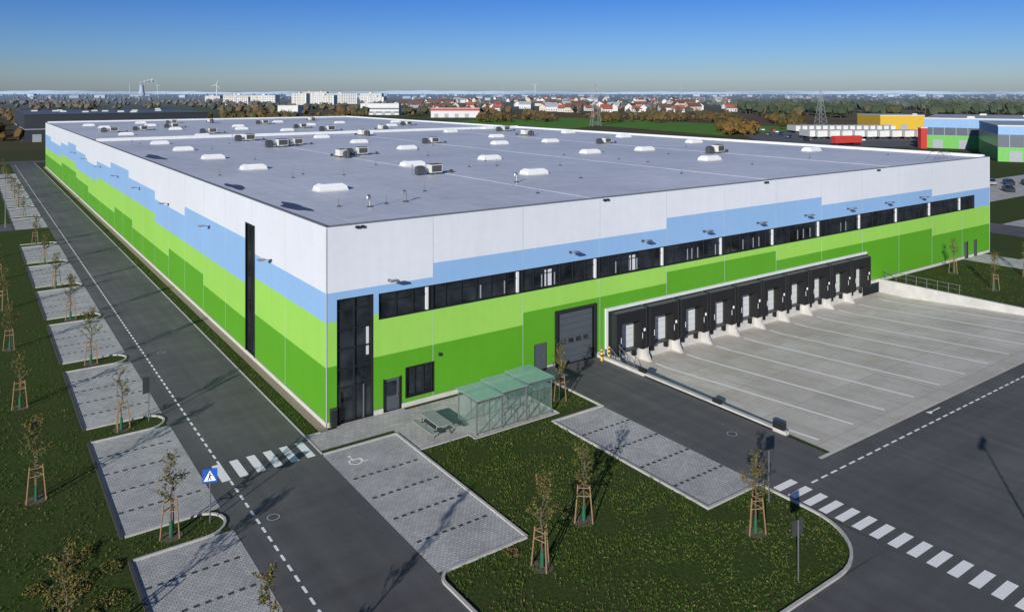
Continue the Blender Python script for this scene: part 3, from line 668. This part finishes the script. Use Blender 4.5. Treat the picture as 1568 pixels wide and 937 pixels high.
tr_w=tm.data('truck_trailer')
for i in range(19):
    E=143+i*2.95; N=372-(i%2)*2; x,y=S(E,N); place(tr_w,'truck_trailer',None,(x,y,.02),1.57+VIEWROT)
for i in range(15):
    x,y=S(156+i*3.7,425); place(tr_w,'truck_trailer',None,(x,y,.02),1.57+VIEWROT)
tm.names=['far_red' if n=='far_white' else n for n in tm.names]
tr=tm.data('truck_trailer')
x,y=S(140,321); place(tr,'truck_trailer',None,(x,y,.02),.3+VIEWROT)
b=MB(); b.poly([(*S(105,312),.02),(*S(205,312),.02),(*S(250,450),.02),(*S(130,450),.02)],'asphalt'); b.obj('truck_yard_pavement')
# ------------------------------------------------------------ neighbouring & distant buildings
def hallbox(name,E,N,w,d,h,wall,bands=(),roof='far_roof',rz=0,win=None,par=.4):
    x,y=S(E,N); e=empty(name,(x,y,0),rz)
    b=MB(); b.box(0,w,0,d,0,h,wall); b.box(-.15,w+.15,-.15,d+.15,h,h+par,'far_white' if wall!='hall_dark' else 'hall_dark'); b.obj('walls',e)
    b=MB(); b.box(.4,w-.4,.4,d-.4,h+par,h+par+.05,roof)
    for i in range(int(w*d/500)): xx,yy=U(3,w-3),U(3,d-3); b.frus(xx,yy,h+par,h+par+.7,1.5,.8,1.1,.5,'far_white')
    b.obj('roof',e)
    if bands:
        b=MB()
        for z0,z1,m in bands:
            b.box(-.1,w+.1,-.1,-.01,z0,z1,m); b.box(-.1,-.01,0,d,z0,z1,m)
            if m=='far_window':
                xx=3
                while xx<w: b.box(xx,xx+.2,-.14,-.101,z0,z1,'far_grey'); xx+=4
        b.obj('bands',e)
    b=MB()
    for i in range(int(w/9)): b.box(i*9+3,i*9+6.5,-.19,-.145,0,3.4,'far_grey')
    b.obj('doors',e)
    return e
hallbox('dark_warehouse',-216,340,78,85,12,'hall_dark',[(5.5,5.9,'far_grey')],'hall_dark_roof')
hallbox('colourful_warehouse',165.3,307.7,95,60,11.6,'far_blue',[(0,5.0,'far_green'),(5.2,8.2,'far_window')],rz=-1.2)
hallbox('colourful_warehouse',156.0,246.2,80,45,11.2,'far_blue',[(0,4.5,'far_green'),(4.6,8.6,'far_window')],rz=-1.05)
hallbox('yellow_warehouse',216,450,26,30,8.5,'far_yellow',rz=VIEWROT,roof='far_grey')
hallbox('red_pylon_building',161.5,303,2.4,2.4,8.0,'far_red',rz=VIEWROT)
hallbox('supermarket',-71.8,680,43,25,8,'far_white',[(6.0,8.4,'far_red')],rz=VIEWROT)
hallbox('flat_roofed_office',-150,760,38,16,11,'far_white',[(2,3.4,'far_window'),(5.5,6.9,'far_window')],rz=VIEWROT)
hallbox('grocery_store',-232,760,20,20,9,'far_white',[(2,3.4,'far_window')],rz=VIEWROT)
def block(E,N,w,d,fl,rz):
    x,y=S(E,N); e=empty('apartment_block',(x,y,0),rz); h=fl*2.9
    b=MB(); b.box(0,w,0,d,0,h,'far_white' if R()<.7 else 'far_cream'); b.box(.3,w-.3,.3,d-.3,h,h+.5,'far_grey'); b.box(w*.4,w*.5,d*.3,d*.7,h+.5,h+2.4,'far_white'); b.obj('walls',e)
    b=MB()
    for f in range(fl):
        x0=1.2
        while x0<w-2: b.box(x0,x0+1.7,-.06,-.01,f*2.9+.9,f*2.9+2.3,'far_window'); x0+=3.4
        for k in range(2): b.box(-.06,-.01,d*.25+k*d*.4,d*.25+k*d*.4+1.6,f*2.9+.9,f*2.9+2.3,'far_window')
    for k in range(3): b.box(w*(.2+.27*k),w*(.2+.27*k)+1.6,-.5,-.07,0,h-.5,'far_cream')
    b.obj('windows',e)
for E,N,w,f in ((-560,1500,60,6),(-500,1330,42,5),(-448,1320,48,6),(-402,1400,30,7),(-425,1560,26,8),(-400,1560,24,8),(-360,1480,60,7),(-285,1440,42,7),(-640,1700,50,6),(-700,1750,40,5),(-600,1650,40,5),(-330,1700,30,6),(-345,1330,40,6),(-250,1330,30,5)):
    block(E,N,w,13,f,VIEWROT+U(-.35,.35))
def house(rm,wm,w,d,h,r):
    b=MB(); b.box(-w/2,w/2,-d/2,d/2,0,h,wm); o=.5
    b.poly([(-w/2-o,-d/2-o,h-.3),(w/2+o,-d/2-o,h-.3),(w/2+o,0,h+r),(-w/2-o,0,h+r)],rm); b.poly([(w/2+o,d/2+o,h-.3),(-w/2-o,d/2+o,h-.3),(-w/2-o,0,h+r),(w/2+o,0,h+r)],rm)
    for s_ in (-1,1): b.poly([(s_*w/2,-d/2,h),(s_*w/2,d/2,h),(s_*w/2,0,h+r-.3)],wm)
    for k in range(int(w/3)): b.box(-w/2+1+k*3,-w/2+2.3+k*3,-d/2-.05,-d/2-.01,1,2.4,'far_window')
    b.box(1,1.8,-.4,.4,h+r-.8,h+r+.8,'roof_brown'); return b.data('house')
hs=[house('roof_red','far_white',12,9,4,4.2),house('roof_brown','far_white',14,10,5,4.5),house('roof_red','far_cream',10,9,5.5,4),house('roof_brown','far_cream',20,11,6,5),house('far_grey','far_white',16,10,6,4)]
hz=[house('hazy_brown','hazy_white',18,11,6,4),house('hazy_grey','hazy_white',30,12,9,2)]
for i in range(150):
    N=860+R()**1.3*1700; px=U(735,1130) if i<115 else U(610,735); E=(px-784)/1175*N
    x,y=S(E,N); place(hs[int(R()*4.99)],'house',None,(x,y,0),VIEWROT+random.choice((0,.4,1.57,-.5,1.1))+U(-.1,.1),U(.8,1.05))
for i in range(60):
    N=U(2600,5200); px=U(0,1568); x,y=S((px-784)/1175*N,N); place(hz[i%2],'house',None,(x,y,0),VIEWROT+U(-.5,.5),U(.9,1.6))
def fieldq(name,pts,m,z=.03):
    b=MB(); b.poly([(*S(E,N),z) for E,N in pts],m); b.obj(name)
fieldq('meadow',[(8,640),(108,392),(190,470),(20,740)],'field_green')
fieldq('meadow',[(-60,560),(20,430),(60,520),(-10,660)],'field_green',.035)
fieldq('heath',[(-40,700),(20,690),(230,560),(240,640),(60,840),(-60,840)],'field_brown',.04)
fieldq('meadow',[(260,560),(420,560),(560,720),(330,720)],'field_green')
def pylon(E,N,h,m='far_grey'):
    x,y=S(E,N); b=MB(); n=8
    lv=[(h*i/n, 2.6*(1-i/n)**1.1+.4) for i in range(n+1)]
    for (z0,r0),(z1,r1) in zip(lv[:-1],lv[1:]):
        c0=[(r0,r0,z0),(-r0,r0,z0),(-r0,-r0,z0),(r0,-r0,z0)]; c1=[(r1,r1,z1),(-r1,r1,z1),(-r1,-r1,z1),(r1,-r1,z1)]
        for k in range(4): b.cyl(c0[k],c1[k],.09,.09,m,4); b.cyl(c0[k],c1[(k+1)%4],.045,.045,m,4); b.cyl(c0[(k+1)%4],c1[k],.045,.045,m,4)
    for zz,w in ((h*.72,6),(h*.84,8),(h*.97,4.5)):
        for s_ in (-1,1): b.cyl((0,0,zz+.8),(s_*w,0,zz),.09,.06,m,4); b.cyl((0,0,zz-.5),(s_*w,0,zz),.08,.06,m,4); b.cyl((s_*w,0,zz),(s_*w,0,zz-1.2),.08,.08,m,4)
    b.obj('power_pylon',None,(x,y,0),VIEWROT+.2)
pylon(55.2,507,28); pylon(204,507,24); pylon(330,1500,42,'hazy_grey'); pylon(-20,1900,40,'hazy_grey')
x,y=S(-3860,8000); e=empty('power_station',(x,y,0),VIEWROT)
b=MB(); pr=None; n=20
for i in range(11):
    z=i*10; r=36-16*math.sin(min(1,i/8)*math.pi/2)+ (2*(i-8) if i>8 else 0)
    if pr: b.cyl((0,0,pr[0]),(0,0,z),pr[1],r,'hazy_grey',n)
    pr=(z,r)
b.cyl((-120,0,0),(-120,0,130),6,4,'hazy_grey',8); b.obj('cooling_tower',e)
m_,nt,bb=nodes('steam_soft'); bb.inputs['Roughness'].default_value=1; bb.inputs['Specular IOR Level'].default_value=0
link(nt,ramp(nt,noise(nt,.02,4),[(.35,0.0),(.75,.3)]),bb.inputs['Alpha']); link(nt,ramp(nt,noise(nt,.01),[(0,(.7,.74,.8)),(1,(.82,.84,.87))]),bb.inputs['Base Color'])
b=MB()
for i in range(40):
    t=i/40; cx=-10+t*150+U(-15,15); cz=118+t*35+U(-12,12); r=U(8,18)
    b.cyl((cx,U(-20,20),cz-r*.7),(cx,0,cz),r*.4,r,'steam_soft',10); b.cyl((cx,0,cz),(cx,0,cz+r*.6),r,r*.4,'steam_soft',10)
b.obj('steam',e)
def turbine(E,N,h,a):
    x,y=S(E,N); e=empty('wind_turbine',(x,y,0),VIEWROT)
    b=MB(); b.cyl((0,0,0),(0,0,h),2.0,1.1,'far_white',10); b.box(-1.6,1.6,-3,5,h-1.5,h+2,'far_white'); b.obj('tower',e)
    b=MB()
    for k in range(3):
        t=a+k*2.094; b.cyl((0,-4,h),(h*.42*math.sin(t),-4,h+h*.42*math.cos(t)),1.4,.4,'far_white',5)
    b.obj('rotor',e)
turbine(-1150,2990,52,.3); turbine(180,6000,80,.9); turbine(-3000,6500,80,1.4)
# hills
b=MB()
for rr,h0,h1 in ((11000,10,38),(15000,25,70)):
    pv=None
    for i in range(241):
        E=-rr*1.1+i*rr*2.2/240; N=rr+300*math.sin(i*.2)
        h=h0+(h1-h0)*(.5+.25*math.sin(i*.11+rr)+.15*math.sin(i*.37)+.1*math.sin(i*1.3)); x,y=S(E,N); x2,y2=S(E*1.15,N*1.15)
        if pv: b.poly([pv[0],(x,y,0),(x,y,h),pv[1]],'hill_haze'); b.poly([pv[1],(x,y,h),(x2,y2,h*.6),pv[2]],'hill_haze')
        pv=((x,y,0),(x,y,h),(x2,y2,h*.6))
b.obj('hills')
# tree belts
ICO=[(0,0,1),(.894,0,.447),(.276,.851,.447),(-.724,.526,.447),(-.724,-.526,.447),(.276,-.851,.447),(.724,.526,-.447),(-.276,.851,-.447),(-.894,0,-.447),(-.276,-.851,-.447),(.724,-.526,-.447),(0,0,-1)]
IF=[(0,1,2),(0,2,3),(0,3,4),(0,4,5),(0,5,1),(1,6,2),(2,7,3),(3,8,4),(4,9,5),(5,10,1),(6,7,2),(7,8,3),(8,9,4),(9,10,5),(10,6,1),(6,11,7),(7,11,8),(8,11,9),(9,11,10),(10,11,6)]
def crown(b,x,y,h,w,m,nq=26):
    k=b.mi(m)
    for q in range(2):
        i=len(b.v); cx,cy,cz=x+U(-.25,.25)*w,y+U(-.25,.25)*w,h*U(.45,.6); rr=w*U(.35,.5)
        for vx,vy,vz in ICO: j=U(.75,1.2); b.v.append((cx+vx*rr*j,cy+vy*rr*j,cz+vz*h*.38*j))
        for f in IF: b.f.append(tuple(i+a for a in f)); b.m.append(k)
    for q in range(nq):
        a=U(0,6.28); t=U(-1,1); r=w*.6*math.sqrt(max(0,1-t*t))*U(.6,1.1)
        b.leafq((x+r*math.cos(a),y+r*math.sin(a),h*.55+t*h*.45),w*U(.07,.15),m)
    b.cyl((x,y,0),(x,y,h*.4),w*.04,w*.03,'bark',4)
def belt(name,n,pxa,pxb,Na,Nb,h0,h1,m='far_foliage',clump=0,nq=26):
    b=MB()
    for i in range(n):
        px=U(pxa,pxb); t=(px-pxa)/(pxb-pxa); N=Na+(Nb-Na)*R(); 
        if clump and math.sin(px*.07+N*.01)+math.sin(px*.023+1+N*.004)<clump*(R()*2-1)-.2: continue
        x,y=S((px-784)/1175*N,N)
        if -2<x<W+2 and -2<y<D+2: continue
        h=U(h0,h1); crown(b,x,y,h,h*U(.7,1.0),m,nq)
    b.obj(name)
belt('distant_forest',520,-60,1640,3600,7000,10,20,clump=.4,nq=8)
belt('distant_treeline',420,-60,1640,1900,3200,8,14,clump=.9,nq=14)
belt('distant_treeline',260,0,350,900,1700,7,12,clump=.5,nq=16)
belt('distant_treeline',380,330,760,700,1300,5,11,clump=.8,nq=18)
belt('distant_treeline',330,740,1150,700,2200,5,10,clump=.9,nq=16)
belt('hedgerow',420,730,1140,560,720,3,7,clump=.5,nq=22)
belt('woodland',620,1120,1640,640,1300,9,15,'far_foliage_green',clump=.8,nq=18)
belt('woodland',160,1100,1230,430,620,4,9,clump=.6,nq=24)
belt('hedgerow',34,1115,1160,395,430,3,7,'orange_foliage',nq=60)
belt('hedgerow',130,-80,40,330,800,4,9,clump=.6,nq=20)
belt('hedgerow',90,320,560,560,680,4,8,nq=20)
# ------------------------------------------------------------ light, sky, camera
EL=math.radians(18.5); sd=Vector((-.817*math.cos(EL),-.577*math.cos(EL),math.sin(EL))).normalized()
sun=bpy.data.lights.new('sun','SUN'); sun.energy=5.0; sun.angle=math.radians(.5); sun.color=(1,.955,.88)
so=bpy.data.objects.new('sun',sun); scene.collection.objects.link(so); so.rotation_euler=sd.to_track_quat('Z','Y').to_euler(); so.location=(-50,-80,60)
wd=bpy.data.worlds.new('World'); scene.world=wd; wd.use_nodes=True; nt=wd.node_tree
bg=nt.nodes['Background']; sk=nt.nodes.new('ShaderNodeTexSky'); sk.sky_type='NISHITA'; sk.sun_disc=False
sk.sun_elevation=EL; sk.sun_rotation=math.radians(234.8); sk.altitude=100; sk.air_density=1.0; sk.dust_density=.3; sk.ozone_density=2.0
tc=nt.nodes.new('ShaderNodeTexCoord'); sx=nt.nodes.new('ShaderNodeSeparateXYZ'); nt.links.new(tc.outputs['Generated'],sx.inputs[0])
tint=ramp(nt,sx.outputs[2],[(0,(.39,.51,.86)),(.02,(.42,.56,.92)),(.05,(.33,.53,.99)),(.12,(.18,.39,.92)),(.35,(.26,.42,.74)),(1,(.42,.50,.62))])
c=mixc(nt,1.0,sk.outputs[0],tint,'MULTIPLY'); nt.links.new(c,bg.inputs[0]); bg.inputs[1].default_value=.1
cam=bpy.data.cameras.new('camera'); co=bpy.data.objects.new('camera',cam); scene.collection.objects.link(co)
co.location=(CAM[0],CAM[1],22); co.rotation_euler=(math.radians(90),0,VIEWROT)
cam.sensor_width=36; cam.lens=26.98; cam.shift_y=-.208; cam.clip_end=60000; cam.clip_start=.5
scene.camera=co
scene.view_settings.view_transform='Standard'; scene.view_settings.look='None'; scene.view_settings.exposure=0
